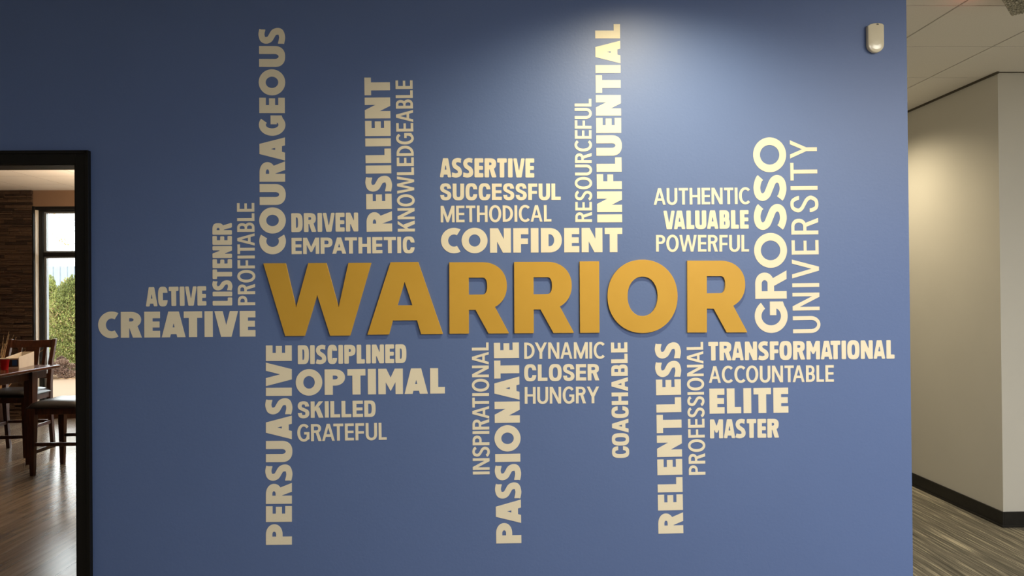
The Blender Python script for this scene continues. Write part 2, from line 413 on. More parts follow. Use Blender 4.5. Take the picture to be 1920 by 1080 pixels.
for sb, pb in zip(sash, panes):
    multi('window_sash', sb, M_alu); wbox('window_pane', pb, M_glass, 0)
multi('window_sill', [(WX0 + 0.006, BW - 0.02, WZ0 - 0.02, WX1 - 0.006, FY0, WZ0)], M_frame)
bm = bmesh.new(); add_box(bm, WX0, BW - 0.012, 0, WALL_R - 0.2, BW, 0.08)
struct('baseboard_dining', bm, M_wood, 'brown baseboard under the tall window', 'baseboard', 0.002)

# ------------------------------------------------------------------ lettering
def rect(x0, y0, x1, y1): return [(x0, y0), (x1, y0), (x1, y1), (x0, y1)]
def se(c, e):
    return math.copysign(abs(c) ** e, c)
def band(cx, cy, rx, ry, s, h, a0, a1, n=2.0, ni=None, steps=None, b0=None, b1=None):
    steps = steps or max(6, int(abs(a1 - a0) / 8)); ni = ni or n; out = []
    P = []
    for k in range(steps + 1):
        t = math.radians(a0 + (a1 - a0) * k / steps)
        u = t if b0 is None else math.radians(b0 + (b1 - b0) * k / steps)
        z = lambda v: 0.0 if abs(v) < 1e-9 else v
        c, si, ci, sj = z(math.cos(t)), z(math.sin(t)), z(math.cos(u)), z(math.sin(u))
        P.append(((cx + rx*se(c, 2/n), cy + ry*se(si, 2/n)), (cx + (rx - s)*se(ci, 2/ni), cy + (ry - h)*se(sj, 2/ni))))
    for (o0, i0), (o1, i1) in zip(P, P[1:]): out.append([o0, o1, i1, i0])
    return out
def vee(w, d, e, yb, yi):   # V pointing down
    return [(0, 1), (w/2 - e, yb), (w/2 + e, yb), (w, 1), (w - d, 1), (w/2, yi), (d, 1)]
def sstroke(w, s, h, mode, ov):
    xL, xR, yT, yB = s/2, w - s/2, 1 + ov - h/2, -ov + h/2
    if mode == 'arm':        # short flat arms, cut upright
        cl = [(.90*w, yT - .035), (.72*w, yT - .006), (.53*w, yT), (.27*w + .04*s, yT - .055), (xL, .715), (.30*w, .583), (.50*w, .502), (.71*w, .415), (xR, .275), (.74*w - .04*s, yB + .055), (.46*w, yB), (.24*w, yB + .010), (.005*w, yB + .045)]
    elif mode == 'hook':     # arms turned in, cut level
        cl = [(xR - .01*w, .695), (xR - .04*w, .78), (.70*w, yT - .035), (.49*w, yT), (.25*w, yT - .045), (xL, .735), (.24*w, .60), (.50*w, .505), (.77*w, .40), (xR, .26), (.74*w, yB + .045), (.50*w, yB), (.27*w, yB + .035), (xL + .03*w, .215), (xL, .305)]
    else:                    # open arms, cut across the stroke
        cl = [(w - .34*s, .80), (.80*w, yT - .055), (.52*w, yT), (.25*w, yT - .05), (xL + .01*w, .735), (.25*w, .60), (.50*w, .505), (.77*w, .40), (xR, .26), (.74*w, yB + .045), (.46*w, yB), (.20*w, yB + .055), (.36*s, .19)]
    cl = [Vector(c) for c in cl]; q = []
    for i in range(len(cl) - 1):
        p0, p1, p2, p3 = cl[max(i-1, 0)], cl[i], cl[i+1], cl[min(i+2, len(cl)-1)]
        for k in range(6):
            t = k / 6
            q.append(0.5*((2*p1) + (p2-p0)*t + (2*p0-5*p1+4*p2-p3)*t*t + (3*p1-p0-3*p2+p3)*t**3))
    q.append(cl[-1])
    out = []; L = []
    for i, p in enumerate(q):
        d = (q[min(i+1, len(q)-1)] - q[max(i-1, 0)]).normalized()
        nrm = Vector((-d.y, d.x))
        if i in (0, len(q) - 1):
            if mode == 'arm': nrm = Vector((0, math.copysign(1, nrm.y)))
            elif mode == 'hook': nrm = Vector((math.copysign(1, nrm.x), 0))
        th = math.hypot(s * nrm.x, h * nrm.y)
        L.append((p + nrm*th/2, p - nrm*th/2))
    for (a0, b0), (a1, b1) in zip(L, L[1:]):
        out.append([tuple(a0), tuple(a1), tuple(b1), tuple(b0)])
    return out

def glyph(ch, w, S):
    s, h, n = S['s'], S['h'], S['n']; ni = S.get('ni', n); ov = S.get('ov', 0.02); dg = S.get('d', s * 1.05)
    hm = h * 0.92
    if ch == 'I': return [rect(0, 0, s, 1)]
    if ch == 'L': return [rect(0, 0, s, 1), rect(0, 0, w, h)]
    if ch == 'E': return [rect(0, 0, s, 1), rect(0, 0, w, h), rect(0, 1-h, w, 1), rect(0, .5-hm/2, w*.965, .5+hm/2)]
    if ch == 'F': return [rect(0, 0, s, 1), rect(0, 1-h, w, 1), rect(0, .46-hm/2, w*.97, .46+hm/2)]
    if ch == 'T': return [rect(0, 1-h, w, 1), rect(w/2-s/2, 0, w/2+s/2, 1)]
    if ch == 'H': return [rect(0, 0, s, 1), rect(w-s, 0, w, 1), rect(0, .5-hm/2, w, .5+hm/2)]
    if ch == 'N':
        k = s * 0.92; d = dg * 1.05
        return [rect(0, 0, k, 1), rect(w-k, 0, w, 1), [(0, 1), (d, 1), (w, 0), (w-d, 0)]]
    if ch == 'M':
        k = s * 0.92; d = dg; yv = S.get('my', .12); e = S.get('me', 0.0)
        yi = min(.98, yv + d * (1 - yv) / (w/2) * (0.92 if e == 0 else 0.75))
        return [rect(0, 0, k, 1), rect(w-k, 0, w, 1), vee(w, d, e, yv, yi)]
    if ch in 'VA':
        e = S['e']; d = S.get('da', dg)
        # inner edge parallel to the outer one
        yi = 1 - (w/2 - d) / ((w/2 - e))
        yi = min(max(yi, .05), .80)
        V = vee(w, d, e, 0, yi)
        if ch == 'V': return [V]
        P = [(x, 1 - y) for x, y in V]
        ya = 1 - yi
        y0, y1 = S.get('ay', (.17, .17 + h * .82))
        xl0 = d + (w/2 - d) * y0 / ya; xl1 = d + (w/2 - d) * y1 / ya
        q = d * 0.5
        return [P, [(xl0 - q, y0), (w - xl0 + q, y0), (w - xl1 + q*.8, y1), (xl1 - q*.8, y1)]]
    if ch == 'W':
        d = dg * 0.98; e = S['e'] * .85; c = S.get('wm', e); vx = w * .268
        return [[(0, 1), (vx - e, 0), (vx + e, 0), (w/2, S.get('wa', .62)), (w - vx - e, 0), (w - vx + e, 0), (w, 1), (w - d, 1), (w - vx, S.get('wi', .38)), (w/2 + c, 1), (w/2 - c, 1), (vx, S.get('wi', .38)), (d, 1)]]
    if ch == 'K':
        d = dg * 1.15; k = d * 0.9
        return [rect(0, 0, s, 1), [(s*.6, .26), (s*.6, .26 + k), (w - d*1.02, 1), (w*.985, 1)], [(w - d*1.05, 0), (w, 0), (s + (w - s)*.52, .66), (s + (w - s)*.10, .5)]]
    if ch == 'Y':
        return [[(0, 1), (w/2 - s/2, .40), (w/2 - s/2, 0), (w/2 + s/2, 0), (w/2 + s/2, .40), (w, 1), (w - dg, 1), (w/2, .40 + S.get('yy', .22)), (dg, 1)]]
    so, ho = S.get('so', s), S.get('ho', h)      # strokes of the round letters
    if ch == 'O': return band(w/2, .5, w/2, .5 + ov, so, ho, 0, 360, n, ni, 56)
    if ch == 'C':
        if S['cut'] == 'flat':      # arms cut level, a ring as wide as the letter
            lv = S['cy'] - .5
            ao = math.degrees(math.asin(min(1, lv/(.5 + ov))**(n/2))); ai = math.degrees(math.asin(min(1, lv/(.5 + ov - h))**(ni/2)))
            return band(w/2, .5, w/2, .5 + ov, s, h, ao, 360 - ao, n, ni, 60, ai, 360 - ai)
        ca = S['ca']; rx = w / (1 + math.cos(math.radians(ca))**(2/n))
        return band(rx, .5, rx, .5 + ov, so, ho, ca, 360 - ca, n, ni, 44)
    if ch == 'G':
        rx = w / S.get('gk', 1.86); gy = S.get('gy', .54); q = S.get('gs', s*.95)
        P = band(rx, .5, rx, .5 + ov, so, ho, S.get('cg', S['ca'] - 4), 330, n, ni, 44)
        P += [rect(rx*1.05, gy - h*.95, w, gy), rect(w - q, .13, w, gy)]
        P += [[(rx + (rx - s)*.35, -ov + h*.12), (w, .125), (w, .30), (w - q, .30)]]
        return P
    if ch == 'D':
        k = max(w - .5, s*.9) if n <= 2.3 else w - S.get('dr', .34)
        k = min(k, w - .25)
        return [rect(0, 0, s, 1), rect(0, 0, k + .002, h), rect(0, 1-h, k + .002, 1)] + band(k, .5, w - k, .5, s, h, -90, 90, S.get('dn', n), S.get('dni', ni), 26)
    if ch in 'PR':
        b = S.get('pb', .60) if ch == 'P' else S.get('rb', .58)
        wb = w if ch == 'P' else w * S.get('rw', .965)
        bs = S.get('bs', s)
        k = wb - max(b*.52, bs + .115)
        P = [rect(0, 0, s, 1), rect(0, 1-(h+hm)/2, k + .002, 1), rect(0, 1-b, k + .002, 1-b+(h+hm)/2)] + band(k, 1-b/2, wb - k, b/2, bs, (h + hm)/2, -90, 90, S.get('pn', 2.1), None, 22)
        if ch == 'R':
            d = dg * 1.08
            P += [[(w - d, 0), (w, 0), (wb*.60 + d*.42, 1 - b + h*.5), (wb*.60 - d*.55, 1 - b + h*.5)]]
        return P
    if ch == 'B':
        b = .52; wt = w * .95; k1 = max(wt - .26, s*.8); k2 = max(w - .28, s*.8)
        P = [rect(0, 0, s, 1), rect(0, 1-h, k1 + .002, 1), rect(0, 0, k2 + .002, h), rect(0, .5-hm/2, min(k1, k2) + .01, .5+hm/2)]
        P += band(k1, 1 - (.5+hm/2)/2, wt - k1, (.5+hm/2)/2, s*.97, hm, -90, 90, S.get('pn', 2.1), None, 20)
        P += band(k2, (.5+hm/2)/2, w - k2, (.5+hm/2)/2, s, hm, -90, 90, S.get('pn', 2.1), None, 20)
        return P
    if ch == 'U':
        ry = S.get('ur', min(w/2, .46)); nn = S.get('un', n)
        return [rect(0, ry - .003, s, 1), rect(w - s, ry - .003, w, 1)] + band(w/2, ry, w/2, ry + ov, s, h, 180, 360, nn, S.get('uni', nn), 28)
    if ch == 'S': return sstroke(w, s*S.get('ss', 1), h*S.get('sh', 1), S['sm'], ov)

def union_loops(polys):
    co = []; faces = []
    for p in polys:
        ar = sum(p[i][0]*p[(i+1) % len(p)][1] - p[(i+1) % len(p)][0]*p[i][1] for i in range(len(p)))
        if abs(ar) < 1e-9: continue
        q = p if ar > 0 else p[::-1]
        faces.append(list(range(len(co), len(co) + len(q)))); co += [Vector(x) for x in q]
    vs, es, fs, ov, oe, of = geometry.delaunay_2d_cdt(co, [], faces, 1, 1e-4)
    keep = [f for f, o in zip(fs, of) if o]
    cnt = {}
    for f in keep:
        for i in range(len(f)):
            a_, b_ = f[i], f[(i+1) % len(f)]
            if (b_, a_) in cnt: del cnt[(b_, a_)]
            else: cnt[(a_, b_)] = 1
    nxt = {}
    for a_, b_ in cnt: nxt.setdefault(a_, []).append(b_)
    loops = []
    while nxt:
        st = next(iter(nxt)); lp = [st]; cur = st; prev = None
        while True:
            ops = nxt[cur]
            if len(ops) > 1 and prev is not None:
                din = (vs[cur] - vs[prev])
                def turn(o):
                    dd = vs[o] - vs[cur]; return math.atan2(din.x*dd.y - din.y*dd.x, din.dot(dd))
                ops.sort(key=turn)
            b_ = ops.pop(-1)          # sharpest turn towards the filled side
            if not ops: del nxt[cur]
            prev, cur = cur, b_
            if cur == st: break
            lp.append(cur)
        pts = [vs[i].copy() for i in lp]
        # drop short edges and collinear points
        ch = True
        while ch and len(pts) > 3:
            ch = False
            for i in range(len(pts)):
                p, q, rr = pts[i-1], pts[i], pts[(i+1) % len(pts)]
                e0 = q - p; e1 = rr - q
                if e0.length < 2e-3 or abs(e0.x*e1.y - e0.y*e1.x) < 2e-6 + 0.003*e0.length*e1.length:
                    if e0.length < 2e-3 or e0.dot(e1) > 0:
                        pts.pop(i); ch = True; break
        area = 0.5*sum(pts[i].x*pts[(i+1) % len(pts)].y - pts[(i+1) % len(pts)].x*pts[i].y for i in range(len(pts)))
        if len(pts) >= 3 and abs(area) > 3e-4: loops.append(pts)
    return loops
def fillet(pts, rad):
    out = []; n = len(pts)
    for i in range(n):
        p, q, rr = pts[i-1], pts[i], pts[(i+1) % n]
        e0 = p - q; e1 = rr - q
        turn = math.pi - e0.angle(e1)
        if turn < math.radians(32): out.append(q); continue
        cross = (-e0.x)*e1.y - (-e0.y)*e1.x
        ra = rad if cross > 0 else rad * 0.45
        tl = min(ra * math.tan(turn/2), 0.45*e0.length, 0.45*e1.length)
        p0 = q + e0.normalized()*tl; p1 = q + e1.normalized()*tl
        for k in range(5):
            t = k / 4
            out.append(p0*(1-t)**2 + q*2*t*(1-t) + p1*t*t)
    return out
def letter_mesh(name, loops, sx, sy, ox, depth, mat, z0=0.0):
    """closed extruded letter: x along the word, y up the letter, z towards the viewer"""
    L = [[Vector((p.x*sx + ox, p.y*sy, 0)) for p in lp] for lp in loops]
    outer = [lp for lp in L if sum(lp[i].x*lp[(i+1) % len(lp)].y - lp[(i+1) % len(lp)].x*lp[i].y for i in range(len(lp))) > 0]
    tris = geometry.tessellate_polygon(L)
    flat = [p for lp in L for p in lp]
    n = len(flat); vs = [(p.x, p.y, z0 + depth) for p in flat] + [(p.x, p.y, z0) for p in flat]
    fs = []
    for tr in tris:
        a_, b_, c_ = [flat[i] for i in tr]
        cr = (b_.x-a_.x)*(c_.y-a_.y) - (b_.y-a_.y)*(c_.x-a_.x)
        tr = tuple(tr) if cr > 0 else tuple(tr[::-1])
        fs.append(tr); fs.append(tuple(i + n for i in tr[::-1]))
    k = 0
    for lp in L:
        m = len(lp)
        for i in range(m):
            a_, b_ = k + i, k + (i+1) % m
            fs.append((b_, a_, a_ + n, b_ + n))
        k += m
    me = bpy.data.meshes.new(name); me.from_pydata(vs, [], fs); me.update()
    me.materials.append(mat)
    o = bpy.data.objects.new(name, me); C.objects.link(o)
    return o

ST = {
 'A': dict(s=.315, h=.255, n=2.0, cut='r', ca=60, e=.20, d=.315, my=.12, me=0, sm='arm', ss=.84, sh=.92, so=.292, ho=.272, bs=.285, gs=.25, gy=.56, ur=.385, un=2.3, uni=2.0, wm=.14, pb=.64, rb=.62, yy=.3, dn=2.1, ay=(.12, .385),
     w=dict(C=.78, O=1.04, N=.84, F=.61, I=.315, D=.845, E=.61, T=.71, R=.81, A=.92, V=.92, S=.63, L=.58, U=.83, G=.81, P=.80, M=.97), g=.095, gr=.56),
 'B': dict(s=.24, h=.225, n=3.0, ni=2.6, cut='flat', da=.186, cy=.69, ca=38, e=.135, d=.225, my=.30, me=.05, sm='arm', ss=.9, ur=.30, un=2.6, dr=.30, r=.05, pn=2.8, pb=.60, rb=.58, ay=(.14, .40), ov=.012,
     w=dict(A=.61, S=.53, E=.465, R=.63, T=.505, I=.24, V=.61, O=.635, N=.625, M=.70, F=.45, L=.42, D=.57, C=.50, P=.58, U=.60, B=.55), g=.065),
 'C': dict(s=.235, h=.195, n=2.9, ni=2.6, cut='flat', cy=.645, ca=36, e=.125, d=.235, my=.12, me=.05, sm='hook', ur=.36, un=2.6, dr=.36, pn=2.5, pb=.60, rb=.56, ay=(.19, .395),
     w=dict(S=.68, U=.70, C=.72, E=.61, F=.56, L=.575, M=.97, P=.715, A=.84, T=.735, H=.755, I=.25, O=.755, R=.70, K=.75, D=.67, B=.70), g=.085),
 'D': dict(s=.168, h=.15, n=2.1, cut='r', da=.152, ca=46, e=.09, d=.172, my=.0, me=.06, sm='slant', ur=.33, un=2.1, pn=2.1, pb=.54, rb=.52, ay=(.235, .385), wa=.70, wi=.27, wm=.075,
     w=dict(M=.83, E=.505, T=.56, H=.64, O=.73, D=.615, I=.168, C=.66, A=.71, L=.45, U=.64, N=.665, P=.55, W=1.03, R=.59, F=.49, G=.68, K=.65, B=.54, Y=.72, S=.56), g=.09),
 'E': dict(s=.24, h=.215, n=2.0, cut='r', ca=42, e=.12, d=.25, sm='slant', pb=.6, rb=.60, gr=.54, rw=.93,
     w=dict(G=.98, R=.88, O=1.09, S=.82), g=.085, ov=.025),
 'F': dict(s=.143, h=.12, n=2.0, cut='r', ca=45, e=.073, d=.148, sm='hook', ur=.33, un=2.0, pb=.56, rb=.56, yy=.16,
     w=dict(U=.64, N=.665, I=.143, V=.71, E=.54, R=.62, S=.63, T=.665, Y=.69), g=.215),
}
KERN = {('A','T'): -.16, ('T','A'): -.16, ('A','V'): -.12, ('V','A'): -.12, ('A','C'): -.03, ('C','O'): -.05, ('C','A'): -.04, ('O','A'): -.05, ('A','U'): -.02, ('P','A'): -.10, ('R','A'): -.06, ('R','T'): -.03,
        ('K','N'): -.01, ('O','W'): -.05, ('W','L'): -.02, ('D','Y'): -.08, ('Y','N'): -.02, ('N','A'): -.03, ('E','A'): -.03, ('I','A'): -.02, ('A','S'): -.04, ('A','G'): -.03, ('D','G'): -.02, ('G','E'): 0, ('A','B'): 0, ('R','Y'): -.04, ('T','Y'): -.05, ('I','V'): -.03, ('V','I'): -.03, ('V','E'): -.03, ('E','V'): -.03, ('U','A'): -.03, ('L','U'): -.02, ('F','O'): -.02, ('M','A'): -.03, ('W','E'): -.02, ('R','I'): 0, ('F','A'): -.10, ('L','A'): 0, ('P','O'): -.03}
GAPS = {}
WORDS = [
 # text, style, baseline start px, baseline end px, cap height px, label
 ('ACTIVE','B',(273.7,574.7),(387.1,572.7),36.2,'small cream vinyl word ACTIVE above CREATIVE on the blue wall'),
 ('CREATIVE','A',(184.3,633.6),(479.1,631.0),48.3,'heavy cream vinyl word CREATIVE left of the gold W'),
 ('LISTENER','B',(435.4,572.7),(434.8,417.6),36.4,'upright cream vinyl word LISTENER above the end of CREATIVE'),
 ('PROFITABLE','D',(478.6,572.1),(476.8,380.7),32.4,'upright thin cream vinyl word PROFITABLE right of LISTENER'),
 ('COURAGEOUS','A',(535.2,476.7),(533.5,52.6),47.8,'tall upright heavy cream vinyl word COURAGEOUS above the gold W'),
 ('DRIVEN','B',(546.5,435.3),(671.8,434.0),35.4,'cream vinyl word DRIVEN above EMPATHETIC'),
 ('EMPATHETIC','C',(546.9,476.6),(777.6,474.4),30.5,'cream vinyl word EMPATHETIC directly above the gold W and A'),
 ('RESILIENT','A',(735.4,434.0),(730.9,145.3),47.8,'upright heavy cream vinyl word RESILIENT above EMPATHETIC'),
 ('KNOWLEDGEABLE','D',(777.9,434.0),(773.5,150.8),32.0,'upright thin cream vinyl word KNOWLEDGEABLE right of RESILIENT'),
 ('ASSERTIVE','B',(824.6,332.5),(1001.7,332.8),35.8,'cream vinyl word ASSERTIVE above SUCCESSFUL'),
 ('SUCCESSFUL','C',(825.3,375.1),(1051.4,374.8),30.7,'cream vinyl word SUCCESSFUL between ASSERTIVE and METHODICAL'),
 ('METHODICAL','D',(826.4,417.0),(1033.9,415.5),31.0,'thin cream vinyl word METHODICAL above CONFIDENT'),
 ('CONFIDENT','A',(827.0,474.2),(1166.9,472.8),45.8,'heavy cream vinyl word CONFIDENT directly above the gold letters'),
 ('RESOURCEFUL','D',(1109.9,416.3),(1108.6,185.5),31.2,'upright thin cream vinyl word RESOURCEFUL left of INFLUENTIAL'),
 ('INFLUENTIAL','A',(1166.5,416.7),(1162.4,45.5),46.7,'tall upright heavy cream vinyl word INFLUENTIAL above CONFIDENT'),
 ('AUTHENTIC','D',(1225.8,384.1),(1406.2,382.6),31.0,'thin cream vinyl word AUTHENTIC above VALUABLE'),
 ('VALUABLE','B',(1244.1,430.2),(1403.7,428.8),34.9,'cream vinyl word VALUABLE between AUTHENTIC and POWERFUL'),
 ('POWERFUL','D',(1230.0,472.0),(1404.3,471.8),31.3,'thin cream vinyl word POWERFUL above the last gold R'),
 ('GROSSO','E',(1475.6,624.0),(1471.9,257.6),58.8,'large upright cream vinyl word in wide letters right of the last gold letter'),
 ('UNIVERSITY','F',(1537.4,624.1),(1531.2,262.6),50.5,'upright light cream vinyl word UNIVERSITY, rightmost upright word'),
 ('DISCIPLINED','B',(558.6,682.8),(762.1,680.6),35.3,'cream vinyl word DISCIPLINED above OPTIMAL'),
 ('OPTIMAL','A',(554.8,741.1),(834.2,737.7),47.7,'heavy cream vinyl word OPTIMAL below DISCIPLINED'),
 ('SKILLED','C',(558.6,783.8),(704.4,781.5),30.7,'cream vinyl word SKILLED between OPTIMAL and GRATEFUL'),
 ('GRATEFUL','D',(557.7,827.6),(725.1,824.4),31.8,'thin cream vinyl word GRATEFUL below SKILLED'),
 ('PERSUASIVE','A',(547.3,1021.0),(547.1,647.5),48.5,'tall upright heavy cream vinyl word PERSUASIVE below the gold W'),
 ('INSPIRATIONAL','D',(918.1,889.1),(916.1,642.1),31.5,'upright thin cream vinyl word INSPIRATIONAL left of PASSIONATE'),
 ('PASSIONATE','A',(977.6,1018.0),(972.9,642.1),47.1,'tall upright heavy cream vinyl word PASSIONATE below the gold letters'),
 ('DYNAMIC','D',(982.9,673.1),(1133.8,672.1),30.7,'thin cream vinyl word DYNAMIC above CLOSER'),
 ('CLOSER','C',(982.9,714.4),(1123.8,713.1),30.7,'cream vinyl word CLOSER between DYNAMIC and HUNGRY'),
 ('HUNGRY','D',(983.8,757.1),(1123.3,756.0),31.3,'thin cream vinyl word HUNGRY below CLOSER'),
 ('COACHABLE','C',(1179.2,858.2),(1176.2,641.8),30.9,'upright cream vinyl word COACHABLE right of DYNAMIC'),
 ('RELENTLESS','A',(1281.2,999.5),(1275.2,641.5),46.7,'tall upright heavy cream vinyl word RELENTLESS left of PROFESSIONAL'),
 ('PROFESSIONAL','D',(1322.6,889.8),(1318.1,641.1),31.0,'upright thin cream vinyl word PROFESSIONAL right of RELENTLESS'),
 ('TRANSFORMATIONAL','B',(1328.2,676.1),(1677.1,672.4),34.8,'long cream vinyl word TRANSFORMATIONAL above ACCOUNTABLE'),
 ('ACCOUNTABLE','D',(1329.2,717.9),(1563.3,715.7),31.2,'thin cream vinyl word ACCOUNTABLE above ELITE'),
 ('ELITE','A',(1330.4,775.7),(1478.2,773.5),46.9,'heavy cream vinyl word ELITE above MASTER'),
 ('MASTER','B',(1331.2,822.0),(1460.8,820.4),35.4,'cream vinyl word MASTER, lowest right of RELENTLESS'),
]
N_WALL = Vector((0, -1, 0))
def wall_frame(p0, p1, hpx):
    A_ = on_y(*p0, D); B_ = on_y(*p1, D)
    u = (B_ - A_); L = u.length; u.normalize(); v = N_WALL.cross(u)
    d = Vector((p1[0] - p0[0], p1[1] - p0[1])).normalized(); nv = Vector((d.y, -d.x))      # up of the letters in the picture
    mx, my = (p0[0] + p1[0])/2, (p0[1] + p1[1])/2
    H = abs((on_y(mx + nv.x*hpx, my + nv.y*hpx, D) - on_y(mx, my, D)).dot(v))
    return A_, u, v, L, H
def word_matrix(A_, u, v):
    return Matrix(((u.x, v.x, N_WALL.x, A_.x), (u.y, v.y, N_WALL.y, A_.y), (u.z, v.z, N_WALL.z, A_.z), (0, 0, 0, 1)))
GC = {}
for text, st, p0, p1, hpx, label in WORDS:
    S = ST[st]
    A_, u, v, L, H = wall_frame(p0, p1, hpx)
    ws = [S['w'][c] for c in text]
    gs = [S['g'] + KERN.get((a1, b1), 0) for a1, b1 in zip(text, text[1:])]
    fixed = sum(S['s'] for c in text if c == 'I')
    tot = sum(ws) + sum(gs) - fixed
    k = (L/H - fixed) / tot
    root = tag(empty('vinyl_word'), label, 'wall lettering', 'cream vinyl words on the blue wall')
    root.matrix_world = word_matrix(A_, u, v)
    x = 0.0
    for i, c in enumerate(text):
        wc = S['w'][c] * (k if c != 'I' else 1)
        key = (st, c, round(wc, 3))
        if key not in GC:
            loops = union_loops(glyph(c, wc, S))
            if S.get('r'): loops = [fillet(lp, S['r']) for lp in loops]
            elif c == 'S': loops = [fillet(lp, .014) for lp in loops]
            elif st in 'C': loops = [fillet(lp, .012) for lp in loops]
            GC[key] = loops
        o = letter_mesh('letter', GC[key], H, H, x*H, 0.0009, M_vinyl, 0.0002)
        o.parent = root
        x += wc + (gs[i]*k if i < len(gs) else 0)

# gold raised letters (own outlines, H = 1)
def gold_W(): return [[(0,1),(.297,0),(.564,0),(.739,.563),(.915,0),(1.191,0),(1.487,1),(1.171,1),(1.034,.387),(.867,1),(.618,1),(.447,.387),(.306,1)]]
def gold_A():
    return [[(0,0),(.328,1),(.710,1),(1.045,0),(.743,0),(.688,.193),(.353,.193),(.299,0)]], [[(.420,.402),(.625,.402),(.520,.729)]]
def gold_R():
    P = [rect(0,0,.272,1), rect(0,.784,.46,1), rect(0,.332,.46,.545)]
    P += band(.46, .666, .348, .334, .279, .215, -90, 90, 2.15, 2.5, 30)
    P += [[(.548,0),(.838,0),(.640,.372),(.50,.45),(.36,.345)]]
    return P
def gold_O(): return band(.4865, .5, .4865, .513, .279, .238, 0, 360, 2.08, 2.12, 72)
def gold_letter(loops, p0, p1, hpx, wn, label):
    A_, u, v, L, H = wall_frame(p0, p1, hpx)
    loops = [fillet(lp, .006) for lp in loops]
    o = letter_mesh('gold_letter', loops, L/wn, H, 0, 0.0085, M_gold, 0.0)
    o.matrix_world = word_matrix(A_, u, v)
    m = o.modifiers.new('bevel', 'BEVEL'); m.width = 0.0012; m.segments = 2; m.limit_method = 'ANGLE'; m.angle_limit = math.radians(50)
    tag(o, label, 'letter', 'gold raised letters spelling WARRIOR')
aO, aH = gold_A()
ga = [[Vector(p) for p in aO[0][::-1]], [Vector(p) for p in aH[0][::-1]]]
if sum(ga[0][i].x*ga[0][(i+1) % 8].y - ga[0][(i+1) % 8].x*ga[0][i].y for i in range(8)) < 0: ga[0] = ga[0][::-1]
if sum(ga[1][i].x*ga[1][(i+1) % 3].y - ga[1][(i+1) % 3].x*ga[1][i].y for i in range(3)) > 0: ga[1] = ga[1][::-1]
z6 = lambda x, y: (490 + x/4.085, 470 + y/4.085)
z7 = lambda x, y: (940 + x/4.085, 470 + y/4.085)
gold_letter(union_loops(gold_W()), z6(22, 654), z6(847, 648), 135.9, 1.487, 'gold raised letter W, first of the word across the blue wall')
gold_letter(ga, z6(815, 643), z6(1392, 637), 135.1, 1.045, 'gold raised letter A between the W and the first R')
Rl = union_loops(gold_R())
gold_letter(Rl, z6(1442, 635), z6(1898, 633), 133.4, .838, 'first gold raised R, right of the A')
gold_letter(Rl, z7(100, 632), z7(556, 629), 133.3, .838, 'second gold raised R, left of the I')
gold_letter(union_loops([rect(0,0,.274,1)]), z7(601, 629), z7(750, 628), 133.7, .274, 'gold raised letter I between the second R and the O')
gold_letter(union_loops(gold_O()), z7(812, 625), z7(1348, 622), 133.9, .973, 'gold raised letter O between the I and the last R')
gold_letter(Rl, z7(1421, 626), z7(1880, 625), 134.2, .838, 'last gold raised R, right of the O')

# ------------------------------------------------------------------ motion sensor
sx0 = on_y(1623, 75, D).x; sx1 = on_y(1653, 75, D).x; sz0 = on_y(1638, 101, D).z; sz1 = on_y(1638, 46, D).z
sw = sx1 - sx0; sh = sz1 - sz0
sens = tag(empty('motion_sensor', ((sx0 + sx1)/2, D, sz0)), 'cream plastic motion sensor near the top right corner of the blue wall', 'motion sensor')
def pir_outline(k=1.0, n=18):
    R_ = sw/2; pts = []
    for i in range(n + 1):
        t = PI + PI*i/n
        pts.append((R_*math.cos(t), R_ + R_*math.sin(t)))
    pts += [(R_, sh*.93), (R_*.8, sh*.975), (R_*.35, sh), (-R_*.25, sh*.99), (-R_*.7, sh*.955), (-R_, sh*.90)]
    cy = sh/2
    return [(x*k, cy + (y - cy)*k) for x, y in pts]
def lofted(rows):
    bm = bmesh.new(); V = []
    for k, y in rows: V.append([bm.verts.new((x, -y, z)) for x, z in pir_outline(k)])
    n = len(V[0])
    for a_, b_ in zip(V, V[1:]):
        for i in range(n): bm.faces.new((a_[i], a_[(i+1) % n], b_[(i+1) % n], b_[i]))
    bm.faces.new(V[0][::-1]); bm.faces.new(V[-1])
    return bm
obj('housing', lofted([(0.94, 0.0), (0.97, 0.003), (0.97, 0.009)]), M_plastic, sens)
obj('front_cover', lofted([(1.0, 0.009), (1.0, 0.017), (0.985, 0.0195), (0.95, 0.021), (0.8, 0.0225), (0.55, 0.0238), (0.25, 0.0245)]), M_plastic, sens, smooth=False)
bm = bmesh.new(); add_lathe(bm, [(0.0035, 0), (0.0035, 0.001)], 12)
o = obj('indicator', bm, M_darkp, sens); o.rotation_euler = (PI/2, 0, 0); o.location = (0.006, -0.0212, sh*.945); o.scale = (1.6, .7, 1)
tag(o, 'small dark indicator')

# ------------------------------------------------------------------ prismatic ceiling fixture at top right
fx = tag(empty('emergency_light', (2.645, 3.54, CEIL)), 'ceiling light with prismatic lens at the top right corner of the photo', 'ceiling light')
fx.rotation_euler = (0, 0, math.atan2(-.70, .71))
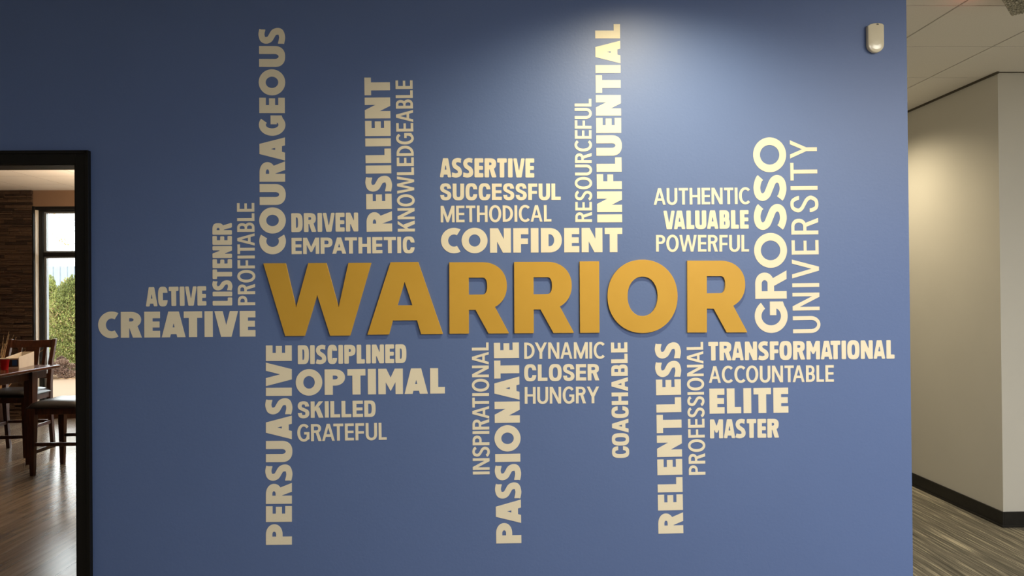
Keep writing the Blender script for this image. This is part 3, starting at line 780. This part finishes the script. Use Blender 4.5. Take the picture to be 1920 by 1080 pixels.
# local +x runs along one short side, local -y along the long side
boxobj('housing', (0.0, -0.34, -0.03, 0.20, 0.0, 0.0), M_fix, fx, 0.004)
bm = bmesh.new()
nx, ny = 14, 24
for i in range(nx):
    for j in range(ny):
        x0, x1 = 0.006 + 0.188*i/nx, 0.006 + 0.188*(i+1)/nx; y0, y1 = -0.334 + 0.328*j/ny, -0.334 + 0.328*(j+1)/ny
        c = bm.verts.new(((x0+x1)/2, (y0+y1)/2, -0.072)); q = [bm.verts.new(p) for p in ((x0,y0,-0.066),(x1,y0,-0.066),(x1,y1,-0.066),(x0,y1,-0.066))]
        for a_ in range(4): bm.faces.new((q[a_], c, q[(a_+1) % 4]))
add_box(bm, 0.006, -0.334, -0.066, 0.194, -0.006, -0.03)
obj('prismatic_lens', bm, M_prism, fx)

# ------------------------------------------------------------------ dining furniture
def make_chair(label):
    t = tag(empty('dining_chair'), label, 'chair', 'chairs at the counter height table')
    W2 = 0.22
    for sg in (-1, 1):
        bm = bmesh.new(); add_frustum(bm, (sg*W2, 0.02, 0), (.018, .018), (sg*W2, 0.02, .60), (.031, .031)); obj('leg', bm, M_wood, t, .003)
        bm = bmesh.new(); x = sg*W2
        add_sweep(bm, [(x-.018, x+.018, .49, .53, 0), (x-.018, x+.018, .455, .50, .25), (x-.020, x+.020, .425, .475, .50), (x-.020, x+.020, .425, .475, .68), (x-.019, x+.019, .46, .50, .92), (x-.018, x+.018, .535, .570, 1.145)])
        obj('leg', bm, M_wood, t, .003)
    # seat frame
    bm = bmesh.new()
    add_box(bm, -W2+.03, -.008, .545, W2-.03, .016, .612); add_box(bm, -W2+.018, .43, .545, W2-.018, .455, .612)
    for sg in (-1, 1): add_box(bm, sg*W2-.012, .048, .545, sg*W2+.012, .43, .612)
    obj('seat_frame', bm, M_wood, t, .003)
    # padded seat
    bm = bmesh.new()
    rows = []
    nx, ny = 14, 14
    def top(u, v): 
        e = max(abs(u), abs(v)); return .612 + .052*(1 - e**6) 
    G = [[bm.verts.new(((-1 + 2*i/nx)*.247*(1 - .02*abs(-1+2*j/ny)**4), .205 + (-1 + 2*j/ny)*.232, top(-1+2*i/nx, -1+2*j/ny))) for j in range(ny+1)] for i in range(nx+1)]
    for i in range(nx):
        for j in range(ny): bm.faces.new((G[i][j], G[i+1][j], G[i+1][j+1], G[i][j+1]))
    bo = [G[i][0] for i in range(nx+1)] + [G[nx][j] for j in range(1, ny+1)] + [G[i][ny] for i in range(nx-1, -1, -1)] + [G[0][j] for j in range(ny-1, 0, -1)]
    lo = [bm.verts.new((v.co.x, v.co.y, .600)) for v in bo]
    for i in range(len(bo)): bm.faces.new((bo[i], lo[i], lo[(i+1) % len(bo)], bo[(i+1) % len(bo)]))
    bm.faces.new(lo)
    o = obj('seat', bm, M_leather, t, smooth=True); tag(o, 'black padded seat')
    # back: crest rail curved, lower rail, two slats and a wide splat
    def yb(z): return .445 + max(0, z - .68)*.235
    def curved(name, z0, z1, x0, x1, th, dip=0.0, n=8):
        bm = bmesh.new(); R_ = []
        for i in range(n+1):
            x = x0 + (x1-x0)*i/n; bow = .02*(1 - (x/W2)**2); dz = dip*(1 - (x/W2)**2)
            R_.append([bm.verts.new(p) for p in ((x, yb(z0)+bow, z0), (x, yb(z0)+bow+th, z0), (x, yb(z1)+bow+th, z1-dz), (x, yb(z1)+bow, z1-dz))])
        for a_, b_ in zip(R_, R_[1:]):
            for k in range(4): bm.faces.new((a_[k], a_[(k+1) % 4], b_[(k+1) % 4], b_[k]))
        bm.faces.new(R_[0][::-1]); bm.faces.new(R_[-1]); return obj(name, bm, M_wood, t, .002)
    curved('crest_rail', 1.055, 1.14, -W2+.018, W2-.018, .022, .012)
    curved('lower_rail', .735, .785, -W2+.018, W2-.018, .020)
    curved('splat', .785, 1.055, -.068, .068, .014)
    for x in (-.125, .125): curved('slat', .785, 1.055, x-.016, x+.016, .014, n=2)
    # stretchers
    boxobj('stretcher', (-W2+.022, .008, .19, W2-.022, .030, .222), M_wood, t, .003)
    boxobj('stretcher', (-W2+.018, .462, .27, W2-.018, .482, .30), M_wood, t, .003)
    for sg in (-1, 1): boxobj('stretcher', (sg*W2-.010, .042, .262, sg*W2+.010, .465, .294), M_wood, t, .003)
    return t
ch = make_chair('dark wooden slat back counter chair at the far side of the table')
ch.location = (-4.865, 7.135, 0); ch.rotation_euler = (0, 0, math.radians(4))
c2 = copy_tree(ch)
c2.location = (-4.135, 6.66, 0); c2.rotation_euler = (0, 0, -PI/2)
tag(c2, 'dark wooden counter chair nearest the doorway, its back hidden by the trim')

TX0, TX1, TY0, TY1, TZT = -5.80, -4.325, 5.70, 7.20, 0.915
tb = tag(empty('dining_table', ((TX0+TX1)/2, (TY0+TY1)/2, 0)), 'dark wooden counter height table beyond the doorway', 'table')
ox, oy = tb.location.x, tb.location.y
boxobj('tabletop', (TX0-ox, TY0-oy, TZT-.028, TX1-ox, TY1-oy, TZT), M_top, tb, .008, 3)
bm = bmesh.new(); i_ = .085
add_box(bm, TX0-ox+i_, TY0-oy+i_, TZT-.11, TX1-ox-i_, TY0-oy+i_+.022, TZT-.028); add_box(bm, TX0-ox+i_, TY1-oy-i_-.022, TZT-.11, TX1-ox-i_, TY1-oy-i_, TZT-.028)
add_box(bm, TX0-ox+i_, TY0-oy+i_+.022, TZT-.11, TX0-ox+i_+.022, TY1-oy-i_-.022, TZT-.028); add_box(bm, TX1-ox-i_-.022, TY0-oy+i_+.022, TZT-.11, TX1-ox-i_, TY1-oy-i_-.022, TZT-.028)
obj('apron', bm, M_wood, tb, .002)
for x in (TX0-ox+.10, TX1-ox-.10):
    for y in (TY0-oy+.30, TY1-oy-.30):
        bm = bmesh.new(); add_frustum(bm, (x, y, 0), (.032, .032), (x, y, TZT-.028), (.043, .043)); obj('leg', bm, M_wood, tb, .003)

# things on the table
cup = tag(empty('red_cup', (-4.572, 6.755, TZT)), 'red cup standing on the table beside the cream card box', 'cup')
bm = bmesh.new(); add_lathe(bm, [(.030, 0), (.030, .002), (.040, .098), (.0415, .100), (.0415, .103), (.038, .103), (.037, .098), (.028, .006)], 28); obj('cup_body', bm, M_red, cup, smooth=True)
bm = bmesh.new(); add_lathe(bm, [(.0425, .100), (.0435, .104), (.0425, .109), (.039, .109), (.0385, .104), (.039, .100)], 28); o = obj('rim', bm, M_card, cup, smooth=True); tag(o, 'white rolled rim')
boxr = tag(empty('card_box', (-4.594, 7.01, TZT), math.radians(12)), 'open cream card box with a blue picture, standing on the table', 'box')
bm = bmesh.new()
# open topped box, its long walls sloping up to the back
w2, l2, th = .055, .17, .003
def slab(pts):
    n = len(pts)//2; vs = [bm.verts.new(p) for p in pts]
    bm.faces.new(vs[:n]); bm.faces.new(vs[n:][::-1])
    for i in range(n): bm.faces.new((vs[i], vs[i+n], vs[(i+1) % n + n], vs[(i+1) % n]))
add_box(bm, -w2, -l2, 0, w2, l2, th)
slab([(w2-th,-l2,th),(w2-th,l2,th),(w2-th,l2,.135),(w2-th,-l2,.108),(w2,-l2,th),(w2,l2,th),(w2,l2,.135),(w2,-l2,.108)])
slab([(-w2,-l2,th),(-w2,l2,th),(-w2,l2,.135),(-w2,-l2,.108),(-w2+th,-l2,th),(-w2+th,l2,th),(-w2+th,l2,.135),(-w2+th,-l2,.108)])
add_box(bm, -w2+th, -l2, th, w2-th, -l2+th, .100); add_box(bm, -w2+th, l2-th, th, w2-th, l2, .135)
obj('carton', bm, M_card, boxr)
bm = bmesh.new(); add_box(bm, -w2+.006, -l2-.0012, .018, w2-.006, -l2-.0002, .088); pr = obj('printed_label', bm, M_print, boxr); tag(pr, 'dark printed label')
bm = bmesh.new(); add_box(bm, -.002, -l2-.0022, .030, .040, -l2-.0012, .082); tag(obj('picture', bm, M_bluep, pr), 'blue picture')

# dried reeds in a pot by the stone wall
pl = tag(empty('dried_reeds', (-6.22, 9.0, 0)), 'pot of dry tan reeds in front of the stone wall', 'plant')
bm = bmesh.new(); add_lathe(bm, [(.10, 0), (.15, .12), (.16, .26), (.13, .34), (.14, .36), (.12, .36), (.11, .33)], 24); obj('pot', bm, M_pot, pl, smooth=True)
bm = bmesh.new()
for i in range(70):
    an = random.uniform(0, 2*PI); sp = random.uniform(.05, .62); hh = random.uniform(.35, .80)*(1.15 - sp*.5)
    p0 = Vector((.05*math.cos(an), .05*math.sin(an), .34)); p2 = p0 + Vector((sp*math.cos(an), sp*math.sin(an)*.6, hh))
    p2.y = min(p2.y, .36); p1 = p0*.55 + p2*.45 + Vector((0, 0, .12))
    add_tube(bm, [p0, p1, p2], [.0035, .003, .0012], 4)
obj('stalks', bm, M_reed, pl)

# ------------------------------------------------------------------ outside
GZ = -0.08
bm = bmesh.new(); add_box(bm, -60, 9.66, GZ-.2, 40, 14.6, GZ); struct('pavement', bm, M_asphalt, 'sunlit tan pavement outside the window', 'pavement')
bm = bmesh.new(); add_box(bm, -90, 14.6, GZ-.2, 60, 120, GZ+.01); struct('ground', bm, M_gravel, 'pale gravel bed outside under the shrubs', 'ground')
def tufts(n, cen, rad, size, tone_fn, flat=1.0, shell=.45):
    vs, fs, tn = [], [], []
    for i in range(n):
        d = Vector((random.gauss(0, 1), random.gauss(0, 1), random.gauss(0, 1))).normalized()
        rr = shell + (1 - shell)*random.random()**.6
        p = Vector((cen[0] + d.x*rad[0]*rr, cen[1] + d.y*rad[1]*rr, cen[2] + d.z*rad[2]*rr))
        s = size*random.uniform(.6, 1.4)
        up = (d*.6 + Vector((random.uniform(-.5, .5), random.uniform(-.5, .5), random.uniform(.1, 1.0)))).normalized()
        sd = up.orthogonal().normalized(); sd = (Matrix.Rotation(random.uniform(0, 2*PI), 3, up) @ sd)
        k = len(vs)
        vs += [p - sd*s*.3, p + sd*s*.3, p + sd*s*.18 + up*s, p - sd*s*.18 + up*s]
        fs.append((k, k+1, k+2, k+3)); tn += [tone_fn(p)]*4
    return vs, fs, tn
def cloud(name, parts, mat, parent):
    V, Fc, T = [], [], []
    for vs, fs, tn in parts:
        k = len(V); V += vs; Fc += [tuple(i + k for i in f) for f in fs]; T += tn
    me = bpy.data.meshes.new(name); me.from_pydata([tuple(p) for p in V], [], Fc); me.materials.append(mat)
    at = me.attributes.new('tone', 'FLOAT', 'POINT'); at.data.foreach_set('value', T)
    o = bpy.data.objects.new(name, me); C.objects.link(o); o.parent = parent; return o
def shrub(label, x, y, h, wd, n, mat, size, name, group):
    t = tag(empty(name, (x, y, GZ)), label, 'shrub', group)
    parts = []
    m = max(7, int(n/1100)); 
    for i in range(m):
        f = (i + .5)/m; zz = h*(.12 + .80*f); rw = wd*(1.0 - .75*f**1.6)
        an = i*2.4; off = rw*.45
        base = random.uniform(.1, .8)
        parts.append(tufts(n//m, (math.cos(an)*off, math.sin(an)*off, zz), (rw*.62, rw*.62, h*.15), size, lambda p, b=base: min(1, max(0, b + random.uniform(-.25, .3)))))
    cloud('foliage', parts, mat, t)
    bm = bmesh.new()
    for i in range(5):
        an = i*1.3; add_tube(bm, [(0, 0, -.02), (.06*math.cos(an), .06*math.sin(an), h*.3), (wd*.4*math.cos(an), wd*.4*math.sin(an), h*.62)], [.03, .02, .008], 5)
    obj('trunk', bm, M_bark, t)
    return t
ev = 'evergreens outside the window'
shrub('yellow green evergreen outside, left of the taller one in the window', -10.85, 17.6, 2.08, .66, 22000, M_leaf, .032, 'evergreen_shrub', ev)
shrub('tall yellow green evergreen outside, centred in the window pane', -9.33, 16.0, 2.02, .88, 36000, M_leaf, .032, 'evergreen_shrub', ev)
rs = 'low russet shrubs outside the window'
for i, (x, y, lb) in enumerate(((-9.58, 14.9, 'low russet shrub outside, beside the chair back'), (-8.86, 14.75, 'low russet shrub outside, at the foot of the tall evergreen'), (-8.14, 14.9, 'low russet shrub outside, next to the door trim'))):
    shrub(lb, x, y, .42, .34, 3600, M_redleaf, .03, 'low_shrub', rs)
tr = tag(empty('young_tree', (-10.95, 19.5, GZ)), 'sparse young tree with tan leaves high in the window', 'tree')
bm = bmesh.new()
add_tube(bm, [(0,0,0), (.02,0,1.5), (0,.05,3.0), (.05,0,4.6)], [.07,.055,.04,.015], 8)
tips = []
for i in range(34):
    z0 = random.uniform(2.5, 4.4); an = random.uniform(0, 2*PI); L_ = random.uniform(.4, 1.15)
    p2 = Vector((L_*math.cos(an), L_*math.sin(an), z0 + random.uniform(.2, .8))); p1 = Vector((p2.x*.45, p2.y*.45, z0 + .15))
    add_tube(bm, [(0.01, 0.02, z0), p1, p2], [.011, .007, .003], 5); tips += [p2, p1*.4 + p2*.6]
obj('trunk', bm, M_bark, tr)
cloud('foliage', [tufts(60, p, (.20, .20, .17), .032, lambda q: random.random(), shell=.1) for p in tips], M_tanleaf, tr)
bd = tag(empty('distant_building', (-40, 62, GZ)), 'pale low building far behind the evergreens', 'building')
bm = bmesh.new(); add_box(bm, -22, 0, 1.6, 22, 8, 4.25)
for i in range(74): add_box(bm, -22 + i*.6, -.06, 1.6, -21.82 + i*.6, 0, 4.25)
obj('siding', bm, M_farwall, bd)
boxobj('brick_base', (-22, -.1, 0, 22, 8, 1.6), M_farband, bd)
